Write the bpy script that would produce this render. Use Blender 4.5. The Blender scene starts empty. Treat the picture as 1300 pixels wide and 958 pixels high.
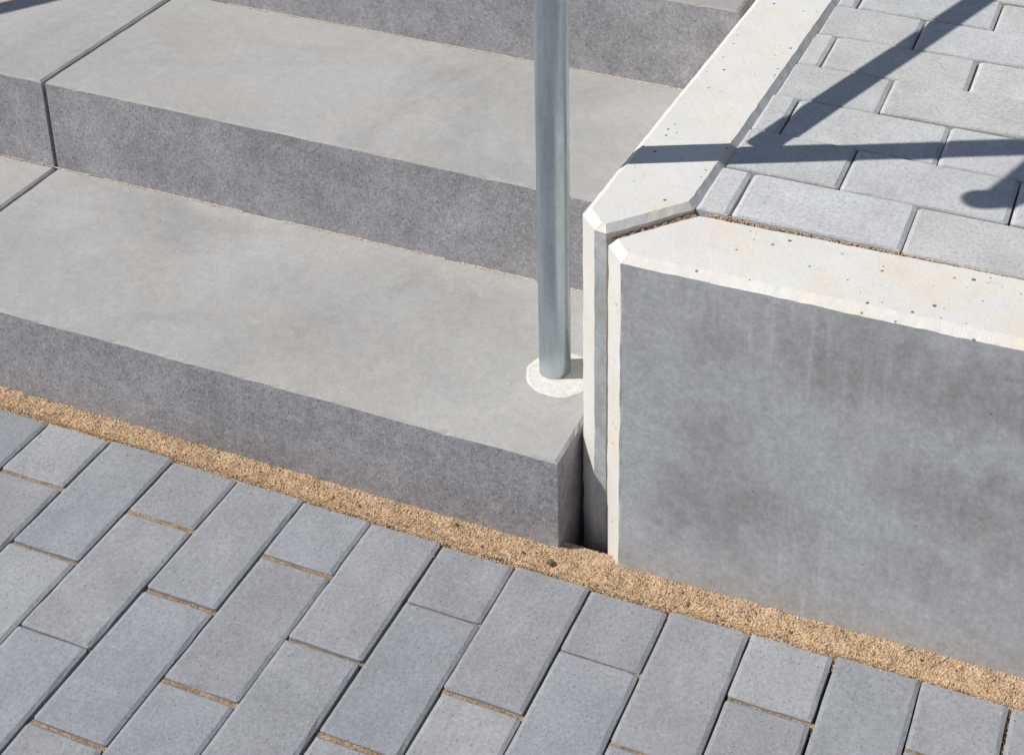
import bpy, math, random
from mathutils import Vector, Matrix, noise
R = math.radians
random.seed(7)
scene = bpy.context.scene
col = scene.collection

# ------------------------------------------------------------------ camera
cam_d = bpy.data.cameras.new('camera')
cam = bpy.data.objects.new('camera', cam_d)
col.objects.link(cam)
scene.camera = cam
F, CX, CY = 2032.96, 833.95, -54.38            # calibrated on a 1300 x 958 frame
cam_d.sensor_fit = 'HORIZONTAL'
cam_d.sensor_width = 36.0
cam_d.lens = F / 1300.0 * 36.0
cam_d.shift_x = (650.0 - CX) / 1300.0
cam_d.shift_y = (CY - 479.0) / 1300.0
cam_d.clip_start = 0.05
cam_d.clip_end = 500.0
cam.location = (0.6575, -1.3533, 1.4726)
cam.rotation_euler = (1.1553, -0.0161, 0.3548)

# ------------------------------------------------------------------ light
SUN_AZ, SUN_EL = 25.5, 48.5                    # direction the light travels (from +X towards +Y), height
world = bpy.data.worlds.new('World')
scene.world = world
world.use_nodes = True
wn = world.node_tree.nodes
wl = world.node_tree.links
for n in list(wn):
    wn.remove(n)
sky = wn.new('ShaderNodeTexSky')
sky.sky_type = 'NISHITA'
sky.sun_disc = False
sky.sun_elevation = R(SUN_EL)
sky.sun_rotation = math.atan2(-math.cos(R(SUN_AZ)), -math.sin(R(SUN_AZ)))
sky.altitude = 100
sky.air_density = 1.0
sky.dust_density = 1.2
sky.ozone_density = 1.0
bg = wn.new('ShaderNodeBackground')
bg.inputs['Strength'].default_value = 0.066
wo = wn.new('ShaderNodeOutputWorld')
wl.new(sky.outputs[0], bg.inputs['Color'])
wl.new(bg.outputs[0], wo.inputs['Surface'])
sun_d = bpy.data.lights.new('sun', 'SUN')
sun_d.energy = 3.95
sun_d.angle = R(0.53)
sun_d.color = (1.0, 0.965, 0.915)
sun = bpy.data.objects.new('sun', sun_d)
col.objects.link(sun)
ld = Vector((math.cos(R(SUN_AZ)) * math.cos(R(SUN_EL)), math.sin(R(SUN_AZ)) * math.cos(R(SUN_EL)), -math.sin(R(SUN_EL))))
sun.rotation_euler = ld.to_track_quat('-Z', 'Y').to_euler()
sun.location = (-4, -2, 6)

scene.render.engine = 'CYCLES'
scene.view_settings.view_transform = 'Standard'
scene.view_settings.look = 'None'
scene.view_settings.gamma = 1.0
scene.view_settings.exposure = 0.0
scene.render.resolution_x = 1024
scene.render.resolution_y = 754

# ------------------------------------------------------------------ measured sizes (metres)
H1, H2, H3 = 0.128, 0.2825, 0.4331             # tread heights
Y1, Y2, Y3, Y4 = 0.0448, 0.3774, 0.7202, 1.066 # riser positions
XS, XJ = 0.0342, -0.9732                       # right end of the steps, joint between blocks
HW, HS = 0.4432, 0.4502                        # front wall, side wall heights
ZT = 0.4435                                    # terrace paving
PX, PY = -0.0385, 0.2037                       # post

# ------------------------------------------------------------------ helpers
def mesh_obj(name, verts, faces, mats, parent=None, origin=(0, 0, 0), slots=None, smooth=False):
    o_ = Vector(origin)
    me = bpy.data.meshes.new(name)
    me.from_pydata([tuple(Vector(v) - o_) for v in verts], [], faces)
    for m in mats:
        me.materials.append(m)
    if slots:
        me.polygons.foreach_set('material_index', slots)
    if smooth:
        me.polygons.foreach_set('use_smooth', [True] * len(me.polygons))
    me.update()
    ob = bpy.data.objects.new(name, me)
    col.objects.link(ob)
    if parent is not None:
        ob.parent = parent
        ob.location = o_ - parent.location
    else:
        ob.location = o_
    return ob

def tag(o, label=None, cat=None, group=None, kind=None):
    if label: o['label'] = label
    if cat: o['category'] = cat
    if group: o['group'] = group
    if kind: o['kind'] = kind
    return o

def empty(name, loc):
    o = bpy.data.objects.new(name, None)
    o.empty_display_size = 0.1
    col.objects.link(o)
    o.location = loc
    return o

# ------------------------------------------------------------------ materials
class Mat:
    """small wrapper for building a node material"""
    def __init__(self, name):
        self.m = bpy.data.materials.new(name)
        self.m.use_nodes = True
        self.nt = self.m.node_tree
        self.bsdf = self.nt.nodes['Principled BSDF']
        self.tc = self.n('ShaderNodeTexCoord')
        self.oi = self.n('ShaderNodeObjectInfo')
        # every object sees another stretch of the texture
        off = self.n('ShaderNodeVectorMath', operation='MULTIPLY_ADD')
        cmb = self.n('ShaderNodeCombineXYZ')
        for i in range(3):
            self.l(self.oi.outputs['Random'], cmb.inputs[i])
        self.l(cmb.outputs[0], off.inputs[0])
        off.inputs[1].default_value = (37.0, 53.0, 71.0)
        self.l(self.tc.outputs['Object'], off.inputs[2])
        self.co = off.outputs[0]
    def n(self, t, **kw):
        nd = self.nt.nodes.new(t)
        for k, v in kw.items():
            setattr(nd, k, v)
        return nd
    def l(self, a, b):
        self.nt.links.new(a, b)
    def scaled(self, s):
        mp = self.n('ShaderNodeMapping')
        mp.inputs['Scale'].default_value = s
        self.l(self.co, mp.inputs['Vector'])
        return mp.outputs[0]
    def noise(self, scale, detail=4, rough=0.55, vec=None, dist=0.0):
        nd = self.n('ShaderNodeTexNoise')
        nd.inputs['Scale'].default_value = scale
        nd.inputs['Detail'].default_value = detail
        nd.inputs['Roughness'].default_value = rough
        nd.inputs['Distortion'].default_value = dist
        self.l(vec or self.co, nd.inputs['Vector'])
        return nd.outputs['Fac']
    def voro(self, scale, feature='F1', vec=None, rnd=1.0):
        nd = self.n('ShaderNodeTexVoronoi', feature=feature)
        nd.inputs['Scale'].default_value = scale
        nd.inputs['Randomness'].default_value = rnd
        self.l(vec or self.co, nd.inputs['Vector'])
        return nd
    def ramp(self, fac, a, b, lo=0.0, hi=1.0):
        nd = self.n('ShaderNodeMapRange')
        nd.clamp = True
        nd.inputs['From Min'].default_value = a
        nd.inputs['From Max'].default_value = b
        nd.inputs['To Min'].default_value = lo
        nd.inputs['To Max'].default_value = hi
        self.l(fac, nd.inputs['Value'])
        return nd.outputs[0]
    def math(self, op, a, b=None):
        nd = self.n('ShaderNodeMath', operation=op)
        for i, v in enumerate((a, b)):
            if v is None: continue
            if isinstance(v, (int, float)): nd.inputs[i].default_value = v
            else: self.l(v, nd.inputs[i])
        return nd.outputs[0]
    def mix(self, fac, a, b, blend='MIX'):
        nd = self.n('ShaderNodeMix', data_type='RGBA', blend_type=blend)
        for k, v in ((0, fac), (6, a), (7, b)):
            if isinstance(v, (int, float)): nd.inputs[k].default_value = v
            elif isinstance(v, tuple): nd.inputs[k].default_value = (*v, 1.0)
            else: self.l(v, nd.inputs[k])
        return nd.outputs[2]
    def val(self, colr, fac):
        """multiply a colour by a factor socket"""
        nd = self.n('ShaderNodeVectorMath', operation='SCALE')
        self.l(colr, nd.inputs[0])
        self.l(fac, nd.inputs['Scale'])
        return nd.outputs[0]
    def bump(self, h, dist, strength=1.0, prev=None):
        nd = self.n('ShaderNodeBump')
        nd.inputs['Strength'].default_value = strength
        nd.inputs['Distance'].default_value = dist
        self.l(h, nd.inputs['Height'])
        if prev is not None: self.l(prev, nd.inputs['Normal'])
        return nd.outputs[0]
    def done(self, colr, normal=None, rough=0.85, metal=0.0, spec=0.3):
        if isinstance(colr, tuple): self.bsdf.inputs['Base Color'].default_value = (*colr, 1)
        else: self.l(colr, self.bsdf.inputs['Base Color'])
        if normal is not None: self.l(normal, self.bsdf.inputs['Normal'])
        if isinstance(rough, (int, float)): self.bsdf.inputs['Roughness'].default_value = rough
        else: self.l(rough, self.bsdf.inputs['Roughness'])
        self.bsdf.inputs['Metallic'].default_value = metal
        self.bsdf.inputs['Specular IOR Level'].default_value = spec
        return self.m

def mat_tread():
    k = Mat('step_tread_concrete')
    c = k.mix(k.ramp(k.noise(3.2, 8, 0.62, dist=0.4), 0.36, 0.64), (0.455, 0.446, 0.430), (0.378, 0.373, 0.363))
    st = k.ramp(k.noise(2.1, 9, 0.68, dist=0.8), 0.53, 0.70)
    c = k.mix(k.math('MULTIPLY', st, 0.55), c, (0.27, 0.268, 0.265))                      # dark damp smudges
    c = k.mix(k.math('MULTIPLY', k.ramp(k.noise(5.3, 7, 0.66), 0.50, 0.72), 0.36), c, (0.48, 0.42, 0.34))   # sandy tint
    c = k.mix(k.math('MULTIPLY', k.ramp(k.noise(9.0, 8, 0.7, dist=0.5), 0.55, 0.72), 0.35), c, (0.53, 0.53, 0.525))  # lime haze
    c = k.val(c, k.ramp(k.noise(330, 5, 0.8), 0.32, 0.68, 0.86, 1.14))
    c = k.val(c, k.ramp(k.noise(60, 5, 0.7), 0.3, 0.7, 0.93, 1.07))
    v = k.voro(95)
    spot = k.ramp(v.outputs['Distance'], 0.13, 0.06)
    c = k.mix(k.math('MULTIPLY', spot, k.math('GREATER_THAN', k.sep(v), 0.93)), c, (0.66, 0.65, 0.63))
    c = k.mix(k.math('MULTIPLY', k.math('MULTIPLY', spot, k.math('LESS_THAN', k.sep(v), 0.06)), 0.7), c, (0.16, 0.155, 0.15))
    nrm = k.bump(k.noise(420, 5, 0.8), 0.0006, 0.55)
    nrm = k.bump(k.noise(45, 4, 0.65), 0.0012, 0.4, nrm)
    return k.done(c, nrm, 0.82, spec=0.25)

def _sep(self, v, i=0):
    nd = self.n('ShaderNodeSeparateColor')
    self.l(v.outputs['Color'], nd.inputs[0])
    return nd.outputs[i]
Mat.sep = _sep

def mat_riser():
    k = Mat('step_riser_concrete')
    c = k.mix(k.ramp(k.noise(7, 6, 0.65), 0.32, 0.68), (0.455, 0.444, 0.462), (0.330, 0.322, 0.337))
    vec = k.scaled((1.0, 1.0, 0.85))
    c = k.val(c, k.ramp(k.noise(190, 6, 0.85, vec), 0.35, 0.65, 0.71, 1.29))
    c = k.val(c, k.ramp(k.noise(30, 7, 0.75, vec), 0.32, 0.68, 0.84, 1.16))
    v = k.voro(240, vec=vec)
    pit = k.math('MULTIPLY', k.ramp(v.outputs['Distance'], 0.45, 0.2), k.math('GREATER_THAN', k.sep(v), 0.84))
    c = k.mix(k.math('MULTIPLY', pit, 0.45), c, (0.15, 0.143, 0.145))
    lit = k.math('MULTIPLY', k.ramp(v.outputs['Distance'], 0.5, 0.2), k.math('LESS_THAN', k.sep(v), 0.16))
    c = k.mix(k.math('MULTIPLY', lit, 0.5), c, (0.64, 0.64, 0.66))
    h = k.math('SUBTRACT', k.noise(260, 5, 0.8), k.math('MULTIPLY', pit, 0.35))
    nrm = k.bump(h, 0.0012, 0.8)
    nrm = k.bump(k.noise(70, 3, 0.6), 0.0014, 0.4, nrm)
    return k.done(c, nrm, 0.9, spec=0.2)

def pores(k, c, scale, thr, dark=(0.10, 0.09, 0.085), soft=(0.20, 0.13)):
    v = k.voro(scale)
    size = k.ramp(k.sep(v, 1), 0.0, 1.0, 0.35, 1.0)
    d = k.math('DIVIDE', v.outputs['Distance'], size)
    hole = k.math('MULTIPLY', k.ramp(d, soft[0], soft[1]), k.math('GREATER_THAN', k.sep(v), thr))
    return k.mix(k.math('MULTIPLY', hole, 0.9), c, dark), hole

def mat_white():
    k = Mat('pale_cast_concrete')
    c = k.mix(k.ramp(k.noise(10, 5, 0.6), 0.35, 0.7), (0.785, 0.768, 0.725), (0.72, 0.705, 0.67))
    c = k.mix(k.math('MULTIPLY', k.ramp(k.noise(13, 7, 0.66), 0.46, 0.70), 0.72), c, (0.77, 0.68, 0.525))   # rusty cream blush
    c = k.mix(k.math('MULTIPLY', k.ramp(k.noise(48, 8, 0.75), 0.54, 0.70), 0.42), c, (0.56, 0.545, 0.515))
    c = k.val(c, k.ramp(k.noise(300, 3, 0.7), 0.3, 0.7, 0.95, 1.05))
    c, h1 = pores(k, c, 62, 0.60, soft=(0.19, 0.12))
    c, h2 = pores(k, c, 110, 0.86, dark=(0.22, 0.2, 0.18), soft=(0.22, 0.13))
    hh = k.math('ADD', h1, h2)
    nrm = k.bump(k.math('SUBTRACT', k.noise(380, 4, 0.7), k.math('MULTIPLY', hh, 3.0)), 0.0006, 0.5)
    nrm = k.bump(k.noise(90, 6, 0.75), 0.0012, 0.4, nrm)
    return k.done(c, nrm, 0.8, spec=0.25)

# stains on the wall face: place along the wall, height above its foot, half width, half height, depth of tone
STAINS = [(-0.20, 0.475, 0.17, 0.075, 0.85), (-0.05, 0.465, 0.15, 0.08, 1.0), (-0.35, 0.47, 0.06, 0.06, 0.55), (-0.34, 0.22, 0.12, 0.075, 0.8),
          (-0.05, 0.315, 0.11, 0.065, 0.85), (-0.14, 0.21, 0.10, 0.05, 0.55), (-0.37, 0.33, 0.05, 0.07, 0.5), (0.16, 0.40, 0.16, 0.14, 0.9), (0.42, 0.25, 0.2, 0.12, 0.8)]
def mat_face():
    k = Mat('formed_wall_concrete')
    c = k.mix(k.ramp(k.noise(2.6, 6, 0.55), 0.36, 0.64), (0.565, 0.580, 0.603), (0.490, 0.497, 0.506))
    sp = k.n('ShaderNodeSeparateXYZ')
    k.l(k.tc.outputs['Object'], sp.inputs[0])
    zone = k.ramp(sp.outputs[0], -0.50, -0.25, -0.11, 0.045)                  # cleaner beside the corner
    tall = k.scaled((1.0, 1.0, 0.55))
    wob = k.n('ShaderNodeTexNoise')
    wob.inputs['Scale'].default_value = 9.0
    wob.inputs['Detail'].default_value = 9.0
    wob.inputs['Roughness'].default_value = 0.7
    k.l(k.co, wob.inputs['Vector'])
    ws = k.n('ShaderNodeVectorMath', operation='MULTIPLY_ADD')
    k.l(wob.outputs['Color'], ws.inputs[0])
    ws.inputs[1].default_value = (0.22, 0.0, 0.22)
    k.l(k.tc.outputs['Object'], ws.inputs[2])
    st = None
    for (x, z, rx, rz, amt) in STAINS:                                       # damp stains, each with its own outline
        mp = k.n('ShaderNodeMapping', vector_type='TEXTURE')
        mp.inputs['Location'].default_value = (x + 0.11, 0.0, z + 0.11)
        mp.inputs['Scale'].default_value = (rx, 1e3, rz)
        k.l(ws.outputs[0], mp.inputs['Vector'])
        ln = k.n('ShaderNodeVectorMath', operation='LENGTH')
        k.l(mp.outputs[0], ln.inputs[0])
        one = k.ramp(ln.outputs['Value'], 1.15, 0.35, 0.0, amt)
        st = one if st is None else k.math('MAXIMUM', st, one)
    c = k.mix(k.math('MULTIPLY', st, 0.52), c, (0.315, 0.312, 0.304))
    mot = k.ramp(k.noise(20.0, 10, 0.78, tall, 0.3), 0.45, 0.57)
    c = k.mix(k.math('MULTIPLY', k.math('MULTIPLY', mot, k.ramp(st, 0.0, 1.0, 0.20, 1.0)), 0.50), c, (0.315, 0.302, 0.290))   # mottling inside them
    run = k.ramp(k.noise(1.0, 6, 0.65, k.scaled((95.0, 95.0, 6.0))), 0.48, 0.68)
    c = k.mix(k.math('MULTIPLY', k.math('MULTIPLY', run, k.ramp(k.noise(4.0, 3), 0.40, 0.56)), 0.34), c, (0.68, 0.695, 0.71))   # pale lime runs
    c = k.mix(k.math('MULTIPLY', k.ramp(k.noise(6.3, 9, 0.72), 0.56, 0.72), 0.30), c, (0.46, 0.42, 0.36))
    spl = k.math('MULTIPLY', k.ramp(sp.outputs[2], 0.15, 0.09), k.ramp(k.noise(40, 8, 0.78), 0.44, 0.66))
    c = k.mix(k.math('MULTIPLY', spl, 0.35), c, (0.42, 0.35, 0.26))                         # splashed dirt
    c = k.val(c, k.ramp(k.noise(170, 6, 0.85), 0.36, 0.64, 0.85, 1.15))
    c = k.val(c, k.ramp(k.noise(50, 8, 0.8), 0.36, 0.64, 0.88, 1.11))
    c, h = pores(k, c, 90, 0.955, dark=(0.2, 0.19, 0.185), soft=(0.16, 0.09))
    nrm = k.bump(k.math('SUBTRACT', k.noise(330, 5, 0.8), k.math('MULTIPLY', h, 1.5)), 0.0005, 0.5)
    nrm = k.bump(k.noise(22, 5, 0.65), 0.0012, 0.25, nrm)
    return k.done(c, nrm, 0.75, spec=0.3)

def mat_paver(name, base, var, tint, bloom):
    k = Mat(name)
    a = base
    b = tuple(x * y for x, y in zip(base, tint))
    c = k.mix(k.oi.outputs['Random'], a, b)
    rv = k.n('ShaderNodeTexWhiteNoise', noise_dimensions='1D')
    k.l(k.oi.outputs['Random'], rv.inputs['W'])
    c = k.val(c, k.ramp(rv.outputs['Value'], 0, 1, 1 - var, 1 + var))
    pale = k.math('GREATER_THAN', rv.outputs['Value'], 0.90)
    c = k.mix(k.math('MULTIPLY', pale, 0.16), c, (0.55, 0.545, 0.50))          # a few paler, newer blocks
    c = k.val(c, k.ramp(k.noise(14, 7, 0.66), 0.32, 0.68, 0.90, 1.10))
    c = k.val(c, k.ramp(k.noise(230, 5, 0.8), 0.32, 0.68, 0.78, 1.22))
    c = k.mix(k.math('MULTIPLY', k.ramp(k.noise(17, 8, 0.7, dist=0.4), 0.56, 0.74), bloom), c, (0.70, 0.70, 0.69))  # lime bloom
    v = k.voro(260)
    dk = k.math('MULTIPLY', k.ramp(v.outputs['Distance'], 0.4, 0.2), k.math('GREATER_THAN', k.sep(v), 0.86))
    c = k.mix(k.math('MULTIPLY', dk, 0.45), c, tuple(x * 0.38 for x in base))
    lt = k.math('MULTIPLY', k.ramp(v.outputs['Distance'], 0.4, 0.2), k.math('LESS_THAN', k.sep(v), 0.09))
    c = k.mix(k.math('MULTIPLY', lt, 0.28), c, (0.6, 0.6, 0.6))
    h = k.math('SUBTRACT', k.noise(330, 4, 0.75), k.math('MULTIPLY', dk, 0.6))
    nrm = k.bump(h, 0.0007, 0.5)
    nrm = k.bump(k.noise(60, 3, 0.6), 0.001, 0.3, nrm)
    return k.done(c, nrm, 0.88, spec=0.25)

def mat_sand(name='yellow_sand', dark=1.0):
    k = Mat(name)
    v = k.voro(640)
    t = k.sep(v)
    c = k.mix(k.ramp(t, 0.0, 1.0), (0.545, 0.375, 0.225), (0.67, 0.50, 0.33))
    c = k.mix(k.math('MULTIPLY', k.math('GREATER_THAN', k.sep(v, 1), 0.80), 0.75), c, (0.30, 0.18, 0.10))
    c = k.mix(k.math('MULTIPLY', k.math('LESS_THAN', k.sep(v, 1), 0.05), 0.7), c, (0.80, 0.74, 0.64))
    c = k.val(c, k.ramp(k.noise(34, 8, 0.72), 0.32, 0.68, 0.70 * dark, 1.18 * dark))
    nrm = k.bump(v.outputs['Distance'], 0.0012, 0.8)
    return k.done(c, nrm, 0.95, spec=0.1)

def mat_grain(name, a, b):
    k = Mat(name)
    c = k.mix(k.sep(k.voro(300)), a, b)
    return k.done(c, None, 0.8, spec=0.3)

def mat_zinc():
    k = Mat('galvanised_steel')
    v = k.voro(300)
    c = k.mix(k.sep(v), (0.44, 0.505, 0.555), (0.49, 0.555, 0.605))
    c = k.val(c, k.ramp(k.noise(60, 6, 0.7, k.scaled((1, 1, 0.12))), 0.34, 0.66, 0.82, 1.12))
    rg = k.ramp(k.noise(80, 4, 0.6), 0.3, 0.7, 0.28, 0.42)
    nrm = k.bump(k.noise(260, 3, 0.6), 0.0002, 0.3)
    return k.done(c, nrm, rg, 0.9, spec=0.4)

def mat_grout():
    k = Mat('white_grout')
    c = k.mix(k.ramp(k.noise(120, 4, 0.7), 0.35, 0.65), (0.75, 0.73, 0.68), (0.62, 0.60, 0.555))
    c = k.val(c, k.ramp(k.noise(400, 3, 0.7), 0.3, 0.7, 0.92, 1.08))
    return k.done(c, k.bump(k.noise(200, 6, 0.8), 0.0012, 0.6), 0.95, spec=0.1)

M_TREAD, M_RISER, M_WHITE, M_FACE = mat_tread(), mat_riser(), mat_white(), mat_face()
M_PAVE = mat_paver('ground_paver_concrete', (0.300, 0.312, 0.334), 0.05, (1.04, 1.02, 1.0), 0.16)
M_TPAVE = mat_paver('terrace_paver_concrete', (0.555, 0.548, 0.530), 0.06, (0.97, 1.0, 1.04), 0.50)
M_SAND, M_ZINC, M_GROUT = mat_sand(), mat_zinc(), mat_grout()
M_JSAND = mat_sand('joint_sand', 0.66)
M_MORTAR = mat_sand('brown_joint_mortar', 0.55)
M_GR = [mat_grain('sand_grain_light', (0.70, 0.525, 0.345), (0.58, 0.40, 0.24)),
        mat_grain('sand_grain_brown', (0.42, 0.265, 0.15), (0.52, 0.35, 0.215)),
        mat_grain('sand_grain_dark', (0.10, 0.075, 0.055), (0.22, 0.15, 0.10)),
        mat_grain('sand_grain_white', (0.80, 0.76, 0.68), (0.72, 0.66, 0.55))]
_k = Mat('rubber_strip'); M_RUBBER = _k.done((0.06, 0.06, 0.06), None, 0.8)

# ------------------------------------------------------------------ cast blocks with worn arrises
def smooth_noise(n, amp, passes=2):
    a = [random.uniform(-1, 1) for _ in range(n)]
    for _ in range(passes):
        a = [(a[i - 1] + a[i] * 2 + a[(i + 1) % n]) / 4 for i in range(n)]
    return [x * amp * (1.5 ** passes) for x in a]

def inset(poly, d):
    n = len(poly)
    lines = []
    for i in range(n):
        a, b = Vector(poly[i]), Vector(poly[(i + 1) % n])
        t = (b - a).normalized()
        nn = Vector((-t.y, t.x))               # polygon runs anticlockwise: left is inside
        lines.append((a + nn * d[i], t))
    out = []
    for i in range(n):
        p, t = lines[i - 1]
        q, u = lines[i]
        cr = t.x * u.y - t.y * u.x
        s = ((q.x - p.x) * u.y - (q.y - p.y) * u.x) / cr
        out.append(p + t * s)
    return out

def subdivide(poly, counts):
    pts = []
    n = len(poly)
    for i in range(n):
        a, b = Vector(poly[i]), Vector(poly[(i + 1) % n])
        for j in range(counts[i]):
            pts.append(a.lerp(b, j / counts[i]))
    return pts

def block(name, poly, z0, z1, ch, mats, edge_slots, step=0.012, jit=0.0004, vstep=0.05, cjit=0.0, chip=0.05, parent=None, origin=None):
    n = len(poly)
    counts = [max(1, int((Vector(poly[(i + 1) % n]) - Vector(poly[i])).length / step)) for i in range(n)]
    outer = subdivide(poly, counts)
    inner = subdivide([tuple(v) for v in inset(poly, ch)], counts)
    eidx = [i for i in range(n) for _ in range(counts[i])]
    corner = set()
    s = 0
    for c_ in counts:
        corner.add(s); s += c_
    drop = sum(ch) / n
    N = len(outer)
    nv = max(1, int((z1 - drop - z0) / vstep))
    verts, faces, slots = [], [], []
    cj = {i: (smooth_noise(nv + 1, cjit), smooth_noise(nv + 1, cjit)) for i in corner}
    zj = smooth_noise(N, jit)
    oj = smooth_noise(N, jit * 0.6)
    ij = smooth_noise(N, jit)
    chips = [random.random() < chip for _ in range(N)]
    for i in range(N):
        if chips[i]:
            zj[i] -= random.uniform(0.0008, 0.0022)
        if random.random() < chip:
            ij[i] += random.uniform(0.0006, 0.0018)
    for l in range(nv + 1):
        top = l == nv
        z = z0 + (z1 - drop - z0) * l / nv
        for i in range(N):
            v = outer[i].copy()
            if i in corner and cjit:
                v.x += cj[i][0][l]; v.y += cj[i][1][l]
            dz = zj[i] if top else 0
            verts.append((v.x, v.y, z + dz))
    for i in range(N):
        e = poly[(eidx[i] + 1) % n], poly[eidx[i]]
        t = (Vector(e[0]) - Vector(e[1])).normalized()
        nn = Vector((-t.y, t.x)) * ij[i]
        verts.append((inner[i].x + nn.x, inner[i].y + nn.y, z1 + oj[i] * 0.3))
    for l in range(nv + 1):
        for i in range(N):
            j = (i + 1) % N
            faces.append((l * N + i, l * N + j, (l + 1) * N + j, (l + 1) * N + i))
            slots.append(0 if l == nv else edge_slots[eidx[i]])
    faces.append(tuple(range((nv + 1) * N, (nv + 2) * N)))
    slots.append(0)
    faces.append(tuple(reversed(range(N))))
    slots.append(1)
    if origin is None:
        origin = (sum(v[0] for v in poly) / n, sum(v[1] for v in poly) / n, z0)
    return mesh_obj(name, verts, faces, mats, parent, origin, slots)

# ------------------------------------------------------------------ ground sheet
def sheet(name, x0, x1, y0, y1, z, mat, parent=None):
    return mesh_obj(name, [(x0, y0, z), (x1, y0, z), (x1, y1, z), (x0, y1, z)], [(0, 1, 2, 3)], [mat], parent)
ground = tag(sheet('ground', -120, 120, -120, 120, -0.075, M_SAND), kind='structure')

# ------------------------------------------------------------------ pavers
def paver_geo(L, W, ch=0.0050, drop=0.0019, joint=0.0030, depth=0.06, jit=0.00050, ends=1.0, sides=1.0, jend=None):
    """foot ring, arris ring, top ring: worn chamfered paving block, long side along X"""
    a, b = L / 2 - (jend or joint) / 2, W / 2 - joint / 2
    tx = (0.0, 0.018, 0.13, 0.25, 0.36, 0.5, 0.61, 0.74, 0.86, 0.982) if L > 0.12 else (0.0, 0.035, 0.22, 0.4, 0.6, 0.8, 0.965)
    ty = (0.0, 0.035, 0.25, 0.45, 0.7, 0.965)
    nx, ny = len(tx), len(ty)
    def ring(a, b, z, j, jz, k):
        pts = []
        for t in tx: pts.append([-a + 2 * a * t, -b, z])
        for t in ty: pts.append([a, -b + 2 * b * t, z])
        for t in tx: pts.append([a - 2 * a * t, b, z])
        for t in ty: pts.append([-a, b - 2 * b * t, z])
        for p in pts:
            if j and random.random() < 0.06: p[2] -= jz * 2.5          # small chip
            p[0] += random.uniform(-j, j); p[1] += random.uniform(-j, j); p[2] += random.uniform(-jz, jz)
        for c, (sx, sy) in ((0, (1, 1)), (nx, (-1, 1)), (nx + ny, (-1, -1)), (2 * nx + ny, (1, -1))):
            kk = k * random.uniform(0.6, 1.6)            # corners slightly knocked off
            pts[c][0] += sx * kk; pts[c][1] += sy * kk
        return pts
    v = ring(a, b, -depth, 0, 0, 0.001) + ring(a, b, -drop, jit * 0.7, jit * 0.8, 0.0006) + ring(a - ch * ends, b - ch * sides, 0, jit, 0, 0.0004)
    n = 2 * (nx + ny)
    f = []
    for l in range(2):
        for i in range(n):
            j = (i + 1) % n
            f.append((l * n + i, l * n + j, (l + 1) * n + j, (l + 1) * n + i))
    f.append(tuple(range(2 * n, 3 * n)))
    return v, f

def paver_mesh(name, L, W, mat, **kw):
    v, f = paver_geo(L, W, **kw)
    me = bpy.data.meshes.new(name)
    me.from_pydata(v, [], f)
    me.materials.append(mat)
    me.update()
    return me

def place(me, name, parent, x, y, z, rz):
    o = bpy.data.objects.new(name, me)
    col.objects.link(o)
    o.parent = parent
    o.location = Vector((x, y, z)) - parent.location
    o.rotation_euler = (random.gauss(0, 0.0026), random.gauss(0, 0.0026), rz)
    return o

full = [paver_mesh('ground_paver_full', 0.2, 0.1, M_PAVE, ends=0.5, jend=0.0056) for _ in range(10)]
half = [paver_mesh('ground_paver_half', 0.1, 0.1, M_PAVE, ends=0.5, jend=0.0056) for _ in range(6)]
fieldv, fieldf = [], []
def to_field(L, x, y, rz=math.pi / 2):
    v, f = paver_geo(L, 0.1)
    base = len(fieldv)
    for p in v:
        if abs(rz) > 0.1: fieldv.append((x - p[1], y + p[0], p[2]))
        else: fieldv.append((x + p[0], y + p[1], p[2]))
    fieldf.extend([tuple(base + i for i in q) for q in f])
OFF = [(-40, 0.0), (-1, 0.002), (1, 0.003), (3, 0.0), (4, -0.003), (8, -0.004), (9, -0.001), (10, 0.002), (12, 0.006), (40, 0.006)]
def coloff(k):
    for (a, u), (b, w) in zip(OFF, OFF[1:]):
        if a <= k <= b: return u + (w - u) * (k - a) / (b - a)
tj = []                                         # transverse joints, filled with sand
for k in range(-36, 37):                        # one column of pavers per 10 cm; column centre
    x = 0.1 * k - 0.65
    y = coloff(k)
    short = (k % 2 == 0)
    first = True
    while y > -3.6:
        L = 0.1 if (first and short) else 0.2
        first = False
        yc = y - L / 2
        near = -1.15 < x < 0.95 and yc > -0.72
        if near:
            jx, jy = random.gauss(0, 0.0007), random.gauss(0, 0.0011)
            me = random.choice(half if L < 0.15 else full)
            place(me, 'paver', ground, x + jx, yc + jy, random.gauss(0, 0.0007), math.pi / 2 + random.choice((0, math.pi)) + random.gauss(0, 0.0025))
            tj.append((x, y - L))
        else:
            to_field(L, x, yc)
        y -= L
fld = mesh_obj('paver_field', fieldv, fieldf, [M_PAVE], ground)
tag(fld, 'grey paving blocks running on beyond the near ones', kind='stuff')

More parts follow.
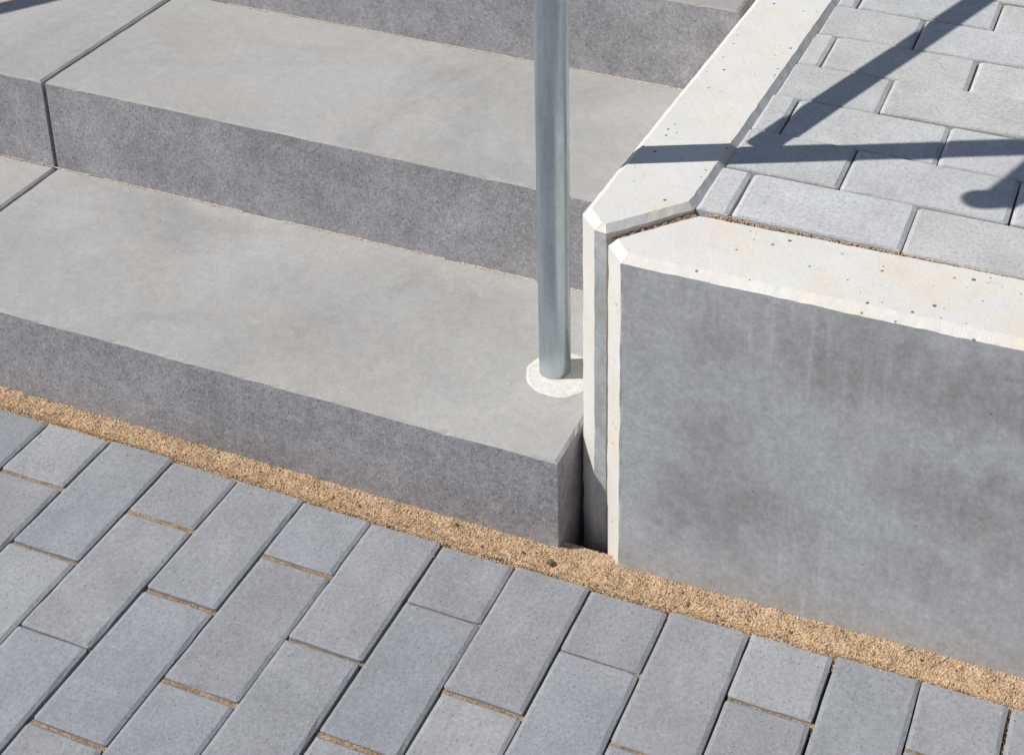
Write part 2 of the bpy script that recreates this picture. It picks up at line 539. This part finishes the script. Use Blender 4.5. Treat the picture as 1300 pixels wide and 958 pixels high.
# ------------------------------------------------------------------ sand: strip along the steps and wall, joints, gap
def fnoise(x, y, s, seed=0.0):
    return noise.noise(Vector((x * s, y * s, seed)))
def wall_front(x):                              # face of the step blocks / the front wall
    if x < XS: return Y1 + 0.0031 * x
    if x > 0.116: return 0.0455 + 0.018 * (x - 0.11)
    return 0.36
sv, sf = [], []
def sand_patch(x0, x1, y0f, y1f, zf, dx, ny):
    nx = int((x1 - x0) / dx)
    b = len(sv)
    for i in range(nx + 1):
        x = x0 + (x1 - x0) * i / nx
        ya, yb = y0f(x), y1f(x)
        for j in range(ny + 1):
            t = j / ny
            y = ya + (yb - ya) * t
            sv.append((x, y, zf(x, y, t)))
    for i in range(nx):
        for j in range(ny):
            a = b + i * (ny + 1) + j
            sf.append((a, a + ny + 1, a + ny + 2, a + 1))
def strip_z(x, y, t):
    z = -0.0085 + 0.0026 * fnoise(x, y, 45) + 0.0012 * fnoise(x, y, 95, 3) + 0.0009 * fnoise(x, y, 420, 5) + 0.0007 * random.uniform(-1, 1)
    z += 0.0012 * max(0.0, (t - 0.72) / 0.28)                      # banked up a little against the concrete
    if t < 0.30: z += 0.0035 * (1 - abs(t - 0.15) / 0.15) + 0.0015 * fnoise(x, y, 60, 1)
    return z
sand_patch(-1.35, 1.2, lambda x: -0.0035 + 0.002 * fnoise(x, 0, 22, 8), lambda x: (Y1 + 0.0031 * x + 0.003) if x < 0.075 else (0.0455 + 0.018 * (x - 0.11) + 0.003), strip_z, 0.0018, 26)
sand_patch(0.030, 0.20, lambda x: 0.036, lambda x: 0.36, lambda x, y, t: -0.0095 + 0.002 * fnoise(x, y, 30) + 0.001 * fnoise(x, y, 300) - min(0.06, 1.1 * max(0, y - 0.060)), 0.002, 140)
n_strip = len(sf)
for (x, y) in tj:                               # ribbons of sand in the short joints
    if not (-1.1 < x < 0.9): continue
    full_ = random.uniform(-0.0062, -0.0034)
    b = len(sv)
    for i in range(25):
        xx = x - 0.049 + 0.1 * i / 24
        for j in range(5):
            sv.append((xx, y - 0.0042 + 0.0084 * j / 4, full_ + 0.0016 * fnoise(xx, y, 60, 7) + 0.0006 * random.uniform(-1, 1)))
    for i in range(24):
        for j in range(4):
            a = b + i * 5 + j
            sf.append((a, a + 5, a + 6, a + 1))
strip = mesh_obj('sand_strip', sv, sf, [M_SAND, M_JSAND], origin=(0, 0.02, 0), slots=[0] * n_strip + [1] * (len(sf) - n_strip))
tag(strip, 'yellow sand filling the joint between the paving blocks and the steps', 'sand', kind='stuff')

# loose grains lying on the strip and trodden onto the pavers
gv, gf, gs = [], [], []
ICO_V = []
ph = (1 + 5 ** 0.5) / 2
for a, b, c in ((-1, ph, 0), (1, ph, 0), (-1, -ph, 0), (1, -ph, 0), (0, -1, ph), (0, 1, ph), (0, -1, -ph), (0, 1, -ph), (ph, 0, -1), (ph, 0, 1), (-ph, 0, -1), (-ph, 0, 1)):
    ICO_V.append(Vector((a, b, c)).normalized())
ICO_F = ((0, 11, 5), (0, 5, 1), (0, 1, 7), (0, 7, 10), (0, 10, 11), (1, 5, 9), (5, 11, 4), (11, 10, 2), (10, 7, 6), (7, 1, 8), (3, 9, 4), (3, 4, 2), (3, 2, 6), (3, 6, 8), (3, 8, 9), (4, 9, 5), (2, 4, 11), (6, 2, 10), (8, 6, 7), (9, 8, 1))
def grain(x, y, z, r, slot=None):
    b = len(gv)
    sx, sy, sz = (random.uniform(0.7, 1.3) * r for _ in range(3))
    an = random.uniform(0, 6.28)
    ca, sa = math.cos(an), math.sin(an)
    for v in ICO_V:
        k = random.uniform(0.8, 1.15)
        px, py = v.x * sx * k, v.y * sy * k
        gv.append((x + ca * px - sa * py, y + sa * px + ca * py, z + v.z * sz * k * 0.8))
    gf.extend([tuple(b + i for i in f) for f in ICO_F])
    if slot is None:
        slot = random.choices((0, 1, 2, 3), (0.62, 0.26, 0.09, 0.03))[0]
    gs.extend([slot] * 20)
for _ in range(15000):
    x = random.uniform(-0.95, 0.80)
    yb = wall_front(x) if not (XS < x < 0.116) else 0.16
    y = random.uniform(-0.003, yb)
    t = y / yb
    r = min(0.0017, random.lognormvariate(-7.5, 0.38))
    if y > 0.05 and XS < x < 0.116: grain(x, y, -0.0095 - min(0.06, 1.1 * max(0, y - 0.060)), r); continue
    grain(x, y, strip_z(x, y, t) + r * 0.3, r)
for _ in range(5200):                           # ragged fringe lapping over the back edges of the blocks
    x = random.uniform(-0.95, 0.80)
    reach = 0.0035 + 0.0045 * fnoise(x, 0.0, 30, 6.6) + 0.003 * fnoise(x, 0.0, 110, 1.6)
    y = coloff(max(-20, min(20, (x + 0.65) / 0.1))) + 0.004 - random.random() * (0.004 + max(0.0, reach))
    grain(x, y, random.uniform(-0.0025, 0.0004), random.uniform(0.0004, 0.0010))
for _ in range(22):
    x = random.uniform(-0.9, 0.75)
    grain(x, random.uniform(0.004, 0.04), -0.006, random.uniform(0.0015, 0.0026), random.choice((1, 2, 2, 0)))
grain(0.035, 0.018, -0.005, 0.0045, 2)
for _ in range(260):                            # strays on the block tops near the strip
    x = random.uniform(-0.9, 0.7)
    y = 0.004 - random.expovariate(90)
    if y < -0.25: continue
    grain(x, y, 0.0006, random.uniform(0.0004, 0.0009))
for (x, y) in tj:                               # sand in the short joints between blocks
    if not (-0.95 < x < 0.75 and y > -0.55): continue
    fill = random.uniform(0.35, 1.0)
    for _ in range(int(70 * fill)):
        r = random.uniform(0.0006, 0.0012)
        grain(x + random.uniform(-0.048, 0.050), y + random.gauss(0, 0.0011), -0.0055 - 0.004 * (1 - fill) + random.uniform(-0.002, 0.0008), r, random.choices((0, 1, 2), (0.30, 0.55, 0.15))[0])
    for _ in range(14):                         # little heap where the joints meet
        grain(x + 0.05 + random.gauss(0, 0.0015), y + random.gauss(0, 0.004), -0.007 + random.uniform(-0.002, 0.001), random.uniform(0.0006, 0.0012), random.choices((0, 1), (0.5, 0.5))[0])
for k in range(-9, 14):                         # sand run into the upper ends of the long joints
    x = 0.1 * k - 0.6
    ln = random.choice((0.006, 0.015, 0.03, 0.06)) if x > -0.3 else random.choice((0.004, 0.008, 0.012))
    for _ in range(int(ln * 2600)):
        grain(x + random.gauss(0, 0.001), -abs(random.uniform(0, ln)), -0.006 + random.uniform(-0.003, 0.001), random.uniform(0.0006, 0.0011))
grains = mesh_obj('sand_grains', gv, gf, M_GR, slots=gs)
tag(grains, 'loose coarse sand grains scattered along the strip and block joints', 'sand', kind='stuff')

# ------------------------------------------------------------------ steps
def step(x0, x1, y0, y1, z0, z1, label, ch=(0.0026, 0.0045, 0.0015, 0.003)):
    poly = [(x0, y0), (x1, y0), (x1, y1), (x0, y1)]
    o = block('concrete_step', poly, z0, z1, ch, [M_TREAD, M_RISER], [1, 1, 1, 1], step=0.009, jit=0.00055)
    org = o.location.copy()
    o.rotation_euler.z = 0.0031
    c, s = math.cos(0.0031), math.sin(0.0031)
    o.location = (c * org.x - s * org.y, s * org.x + c * org.y, org.z)
    tag(o, label, 'step', 'concrete block steps')
    return o
G = 0.0034
step(XJ + G, XS, Y1, Y2 + 0.03, -0.09, H1, 'lowest long grey concrete step with the steel post standing in it')
step(XJ + G, XS, Y2, Y3 + 0.03, H1 + 0.001, H2, 'middle grey concrete step, long block right of the dark joint')
step(XJ + G, XS + 0.006, Y3, Y4, H2 + 0.001, H3, 'topmost grey concrete step cut off by the upper photo edge')
step(-2.05, XJ - G, Y1 + 0.001, Y2 + 0.03, -0.09, H1 - 0.001, 'lowest grey step block at the left edge, left of the dark joint')
step(-2.05, XJ - G, Y2 - 0.001, Y3 + 0.03, H1 + 0.001, H2 - 0.0005, 'middle grey step block in the upper left corner crossed by a shadow')
o = step(-2.05, XJ - G, Y3, Y4, H2 + 0.001, H3, 'x')
bpy.data.objects.remove(o)                      # wholly outside the picture
# filling under the steps so that no light leaks through
mesh = []
def box(name, x0, x1, y0, y1, z0, z1, mat, parent=None):
    v = [(x0, y0, z0), (x1, y0, z0), (x1, y1, z0), (x0, y1, z0), (x0, y0, z1), (x1, y0, z1), (x1, y1, z1), (x0, y1, z1)]
    f = [(3, 2, 1, 0), (4, 5, 6, 7), (0, 1, 5, 4), (1, 2, 6, 5), (2, 3, 7, 6), (3, 0, 4, 7)]
    return mesh_obj(name, v, f, [mat], parent, ((x0 + x1) / 2, (y0 + y1) / 2, z0))
tag(box('step_foundation', -2.04, 0.0, Y2 + 0.05, Y3 + 0.02, -0.09, H1 - 0.004, M_MORTAR), kind='structure')
tag(box('step_foundation', -2.04, 0.0, Y3 + 0.05, Y4 - 0.01, -0.09, H2 - 0.004, M_MORTAR), kind='structure')
# bedding sand squeezed out under the risers
bv, bf, bs = gv, gf, gs
gv, gf, gs = [], [], []
def bead(y, z, xa, xb, n, amp):
    for _ in range(n):
        x = random.uniform(xa, xb)
        if fnoise(x, y, 14, 2.2) < -0.42: continue
        w = amp * (0.6 + 0.7 * fnoise(x, y, 35, 9.1))
        grain(x, y + 0.0031 * x - abs(random.gauss(0, max(0.0003, w))), z + random.uniform(0.0, 0.0012), random.uniform(0.0005, 0.0009), random.choices((0, 3), (0.35, 0.65))[0])
bead(Y2, H1, -1.25, XS, 8200, 0.0016)
bead(Y3, H2, -1.0, XS, 6400, 0.0016)
for _ in range(320):                            # grit on the treads
    k_ = random.random()
    if k_ < 0.6: grain(random.uniform(-1.1, 0.02), Y2 - abs(random.expovariate(9)), H1 + 0.0003, random.uniform(0.0003, 0.0007), random.choice((0, 3, 1)))
    else: grain(random.uniform(-1.2, 0.02), Y3 - abs(random.expovariate(9)), H2 + 0.0003, random.uniform(0.0003, 0.0007), random.choice((0, 3, 1)))
gv, gf, gs = [list(q) for q in (gv, gf, gs)]
tag(mesh_obj('bedding_sand', gv, gf, M_GR, slots=gs), 'thin line of pale sand along the foot of the upper risers', 'sand', kind='stuff')

# ------------------------------------------------------------------ edging walls
def xl(y): return 0.0400 + 0.025 * (y - 0.1120)                 # stair side of the side wall
def xr(y): return 0.1590 + 0.024 * (y - 0.19)                 # terrace side
YE = 1.25
sw = [(xl(0.1120), 0.1120), (0.0650, 0.0870), (0.0812, 0.0842), (0.1572, 0.1700), (xr(0.1900), 0.1900), (xr(YE), YE), (xl(YE), YE)]
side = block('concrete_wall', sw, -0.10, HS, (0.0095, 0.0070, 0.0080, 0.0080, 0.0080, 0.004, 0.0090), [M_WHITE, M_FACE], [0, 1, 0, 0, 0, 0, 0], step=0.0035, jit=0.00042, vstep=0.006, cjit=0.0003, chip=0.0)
tag(side, 'pale concrete edging wall running back beside the steps, crossed by the post shadow', 'wall', 'pale concrete edging walls')
def yf(x): return 0.0455 + 0.018 * (x - 0.11)
def yb(x): return 0.1610 + 0.030 * (x - 0.164)
XE = 1.30
fw = [(0.0880, 0.0735), (0.1140, yf(0.114)), (XE, yf(XE)), (XE, yb(XE)), (0.1660, yb(0.166)), ]
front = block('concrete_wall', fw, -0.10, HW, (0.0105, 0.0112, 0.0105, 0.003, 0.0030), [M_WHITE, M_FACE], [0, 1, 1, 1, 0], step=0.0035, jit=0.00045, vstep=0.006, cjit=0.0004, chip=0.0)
tag(front, 'pale concrete edging wall with broad stained grey face at the right', 'wall', 'pale concrete edging walls')
# mortar in the mitred joint between the two walls
gv, gf, gs = [], [], []
mv, mf = [], []
nn_ = 60
for i in range(nn_ + 1):
    t = i / nn_
    a = Vector((0.0812, 0.0842)).lerp(Vector((0.1572, 0.1700)), 0.06 + 0.94 * t)
    b = Vector((0.0880, 0.0735)).lerp(Vector((0.1660, 0.1626)), 0.06 + 0.94 * t)
    for j in range(7):
        p = a.lerp(b, j / 6)
        z = HW - 0.0085 + 0.003 * t + 0.0035 * fnoise(p.x, p.y, 120, 4) + 0.0015 * random.uniform(-1, 1)
        mv.append((p.x, p.y, z))
for i in range(nn_):
    for j in range(6):
        a = i * 7 + j
        mf.append((a, a + 1, a + 8, a + 7))
# front end of the mortar, a rough vertical skin
b0 = len(mv)
for l in range(30):
    z = HW - 0.02 - l * 0.018
    for j in range(5):
        p = Vector((0.0840, 0.0880)).lerp(Vector((0.0950, 0.0810)), j / 4)
        mv.append((p.x + random.uniform(-1, 1) * 0.001, p.y + random.uniform(-1, 1) * 0.001 , z))
for l in range(29):
    for j in range(4):
        a = b0 + l * 5 + j
        mf.append((a, a + 1, a + 6, a + 5))
mort = mesh_obj('joint_mortar', mv, mf, [M_MORTAR])
tag(mort, 'brown crumbly mortar in the mitred joint between the two pale walls', 'mortar', kind='stuff')

# ------------------------------------------------------------------ terrace paving
terr = box('terrace', 0.10, 3.2, 0.125, 3.4, -0.10, ZT - 0.014, M_SAND)
terr.data.materials[0] = M_SAND
tag(terr, kind='structure')
tmesh = {}
def tpaver(L):
    key = round(L, 3)
    if key not in tmesh or len(tmesh[key]) < 6:
        tmesh.setdefault(key, []).append(paver_mesh('terrace_paver', L, 0.1, M_TPAVE, ch=0.0052, drop=0.0024, ends=1.0, sides=0.22, joint=0.0024, jit=0.0003))
        return tmesh[key][-1]
    return random.choice(tmesh[key])
fieldv, fieldf = [], []
row = 0
y = 0.1735
while y < 3.2:
    yc = y + 0.0495
    x = 0.1990 + 0.0005 * row if row % 2 == 0 else 0.3030 + 0.0010 * row
    left = xr(yc) - 0.003 if y < YE else 0.03
    pieces = []
    if x - left > 0.012: pieces.append((left, x))
    xx = x
    while xx < 3.1:
        pieces.append((xx, xx + 0.2035)); xx += 0.2035
    for a, b in pieces:
        L = b - a
        xc = (a + b) / 2
        if xc < 1.15 and y < 1.45:
            dip = 0.0
            o = place(tpaver(round(L, 3)), 'paver', terr, xc + random.gauss(0, 0.0006), yc + 0.010 * (xc - 0.19) + random.gauss(0, 0.0008), ZT + random.gauss(0, 0.0008), (0 if L < 0.19 else random.choice((0, math.pi))) + 0.010 + random.gauss(0, 0.002))
        else:
            v, f = paver_geo(L, 0.1)
            base = len(fieldv)
            fieldv += [(p[0] + xc, p[1] + yc + 0.010 * (xc + p[0] - 0.19), p[2] + ZT) for p in v]
            fieldf += [tuple(base + i for i in q) for q in f]
    y += 0.1006
    row += 1
tf = mesh_obj('paver_field', fieldv, fieldf, [M_TPAVE], terr)
tag(tf, 'pale paving blocks running on across the terrace', kind='stuff')
# landing above the steps
land = box('landing', -2.05, 0.10, Y4 + 0.005, 3.4, -0.10, H3 - 0.014, M_SAND)
tag(land, kind='structure')
fieldv, fieldf = [], []
r_ = 0
y = Y4 + 0.01
while y < 3.2:
    xx = -2.05 + (0.1 if r_ % 2 else 0.0)
    while xx < (xl(y) - 0.21 if y < YE else -0.15):
        v, f = paver_geo(0.2, 0.1)
        base = len(fieldv)
        fieldv += [(p[0] + xx + 0.1, p[1] + y + 0.05, p[2] + H3) for p in v]
        fieldf += [tuple(base + i for i in q) for q in f]
        xx += 0.2
    y += 0.1; r_ += 1
tag(mesh_obj('paver_field', fieldv, fieldf, [M_TPAVE], land), 'paving blocks of the landing above the steps', kind='stuff')
# sand between the terrace blocks and the walls
gv, gf, gs = [], [], []
for _ in range(2600):
    x = random.uniform(0.175, 0.80)
    y0 = yb(x) - 0.001
    y1_ = 0.1755 + 0.010 * (x - 0.19)
    if y0 > y1_: continue
    y = random.uniform(y0, y1_)
    grain(x, y, ZT - 0.0045 + 0.002 * fnoise(x, y, 40) + random.uniform(-0.002, 0.001), random.uniform(0.0007, 0.0014), random.choices((0, 1, 2), (0.6, 0.27, 0.13))[0])
for _ in range(900):
    y = random.uniform(0.19, 0.95)
    if fnoise(y, 0, 9, 5) < 0.0: continue
    grain(xr(y) + random.uniform(0.0005, 0.005), y, ZT - 0.004 + random.uniform(-0.002, 0.001), random.uniform(0.0006, 0.0011))
for (x, y, n) in ((0.167, 0.80, 60), (0.405, 0.885, 60), (0.168, 0.300, 50)):
    for _ in range(n):
        grain(x + random.gauss(0, 0.002), y + random.gauss(0, 0.012), ZT - 0.002 + random.uniform(-0.002, 0.001), random.uniform(0.0007, 0.0013), random.choice((0, 1)))
tag(mesh_obj('terrace_sand', gv, gf, M_GR, slots=gs), 'narrow line of sand between the terrace blocks and the wall', 'sand', kind='stuff')

# ------------------------------------------------------------------ railings
def tube_geo(path, r, seg=20):
    """swept tube with closed rounded ends along a list of points in the YZ plane (constant x)"""
    pts = [Vector(p) for p in path]
    verts, faces = [], []
    n = len(pts)
    def frame(t):
        u = Vector((1, 0, 0))
        return u, t.cross(u).normalized()
    rings = []
    for i, p in enumerate(pts):
        t = (pts[min(i + 1, n - 1)] - pts[max(i - 1, 0)]).normalized()
        rings.append((p, t, r))
    t0, t1 = rings[0][1], rings[-1][1]
    caps0 = [(pts[0] - t0 * r * math.sin(a) * 0.55, t0, r * math.cos(a)) for a in (R(80), R(60), R(40), R(20))]
    caps1 = [(pts[-1] + t1 * r * math.sin(a) * 0.55, t1, r * math.cos(a)) for a in (R(20), R(40), R(60), R(80))]
    rings = caps0 + rings + caps1
    for p, t, rr in rings:
        u, w = frame(t)
        for k in range(seg):
            a = 2 * math.pi * k / seg
            verts.append(tuple(p + u * rr * math.cos(a) + w * rr * math.sin(a)))
    for i in range(len(rings) - 1):
        for k in range(seg):
            k2 = (k + 1) % seg
            faces.append((i * seg + k, i * seg + k2, (i + 1) * seg + k2, (i + 1) * seg + k))
    faces.append(tuple(reversed(range(seg))))
    faces.append(tuple(range((len(rings) - 1) * seg, len(rings) * seg)))
    return verts, faces

def bent(points, rad, n=8):
    """round the corners of a polyline"""
    pts = [Vector(p) for p in points]
    out = [pts[0]]
    for i in range(1, len(pts) - 1):
        a, b, c = pts[i - 1], pts[i], pts[i + 1]
        d = min(rad, (a - b).length * 0.48, (c - b).length * 0.48)
        p, q = b + (a - b).normalized() * d, b + (c - b).normalized() * d
        for k in range(n + 1):
            t = k / n
            out.append(p * (1 - t) ** 2 + b * 2 * t * (1 - t) + q * t * t)
    out.append(pts[-1])
    return out

def tube(name, path, r, parent, seg=28):
    v, f = tube_geo(path, r, seg)
    return mesh_obj(name, v, f, [M_ZINC], parent, path[0], smooth=True)

SL = 0.50                                        # pitch of the rails
rail = empty('handrail', (PX, PY, H1))
tag(rail, 'galvanised steel handrail with its round post set in the lowest step', 'handrail', 'steel handrails')
TOPZ = 1.172
post = tube('post', [(PX, PY, H1 - 0.05), (PX, PY, 0.4), (PX, PY, TOPZ)], 0.0208, rail, 40)
YT = 1.20
tube('top_rail', bent([(PX, 0.0724, 1.079), (PX, 0.0724, 1.113), (PX, YT, 1.113 + SL * (YT - 0.0724))], 0.030), 0.0212, rail)
MZ = 0.722
tube('middle_rail', [(PX, PY + 0.028, MZ + SL * 0.018), (PX, YT, MZ + SL * (YT - PY - 0.01))], 0.0175, rail)
tube('bracket', [(PX, PY + 0.015, MZ + SL * 0.005), (PX, PY + 0.05, MZ + SL * 0.04)], 0.006, rail, 12)
tube('post', [(PX, YT, H3 - 0.05), (PX, YT, 1.0), (PX, YT, 1.113 + SL * (YT - 0.0724) - 0.01)], 0.0208, rail)
# grout ring round the post
GV, GF = [], []
cx_, cy_, gr_ = -0.0290, 0.1985, 0.0475
ns, nr = 64, 7
wob = smooth_noise(ns, 0.0006, 3)
for l in range(nr + 1):
    for k in range(ns):
        a = 2 * math.pi * k / ns
        rr = (gr_ + wob[k]) * (1 - l / (nr + 0.5))
        GV.append((cx_ + rr * math.cos(a), cy_ + rr * math.sin(a), H1 + (-0.0006 if l == 0 else 0.0010 + 0.0010 * (l / nr))))
for l in range(nr):
    for k in range(ns):
        k2 = (k + 1) % ns
        GF.append((l * ns + k, l * ns + k2, (l + 1) * ns + k2, (l + 1) * ns + k))
GF.append(tuple(range(nr * ns, (nr + 1) * ns)))
# stays clear of the side wall
GV = [(min(v[0], XS - 0.004), v[1], v[2]) for v in GV]
gro = mesh_obj('grout_ring', GV, GF, [M_GROUT], rail, (cx_, cy_, H1), smooth=False)
tag(gro, 'round patch of white grout at the foot of the post')

# a second railing left of the picture: only its shadow reaches the upper left corner
X2 = -1.75
rail2 = empty('handrail', (X2, 0.86, H3))
tag(rail2, 'steel handrail beyond the left edge, seen only by its shadow in the upper left corner', 'handrail', 'steel handrails')
tube('post', [(X2, 0.86, H3 - 0.05), (X2, 0.86, 0.9), (X2, 0.86, 1.32)], 0.0208, rail2)
tube('top_rail', bent([(X2, 0.20, 0.831), (X2, 0.46, 1.141), (X2, 1.5, 1.66)], 0.05), 0.0212, rail2)
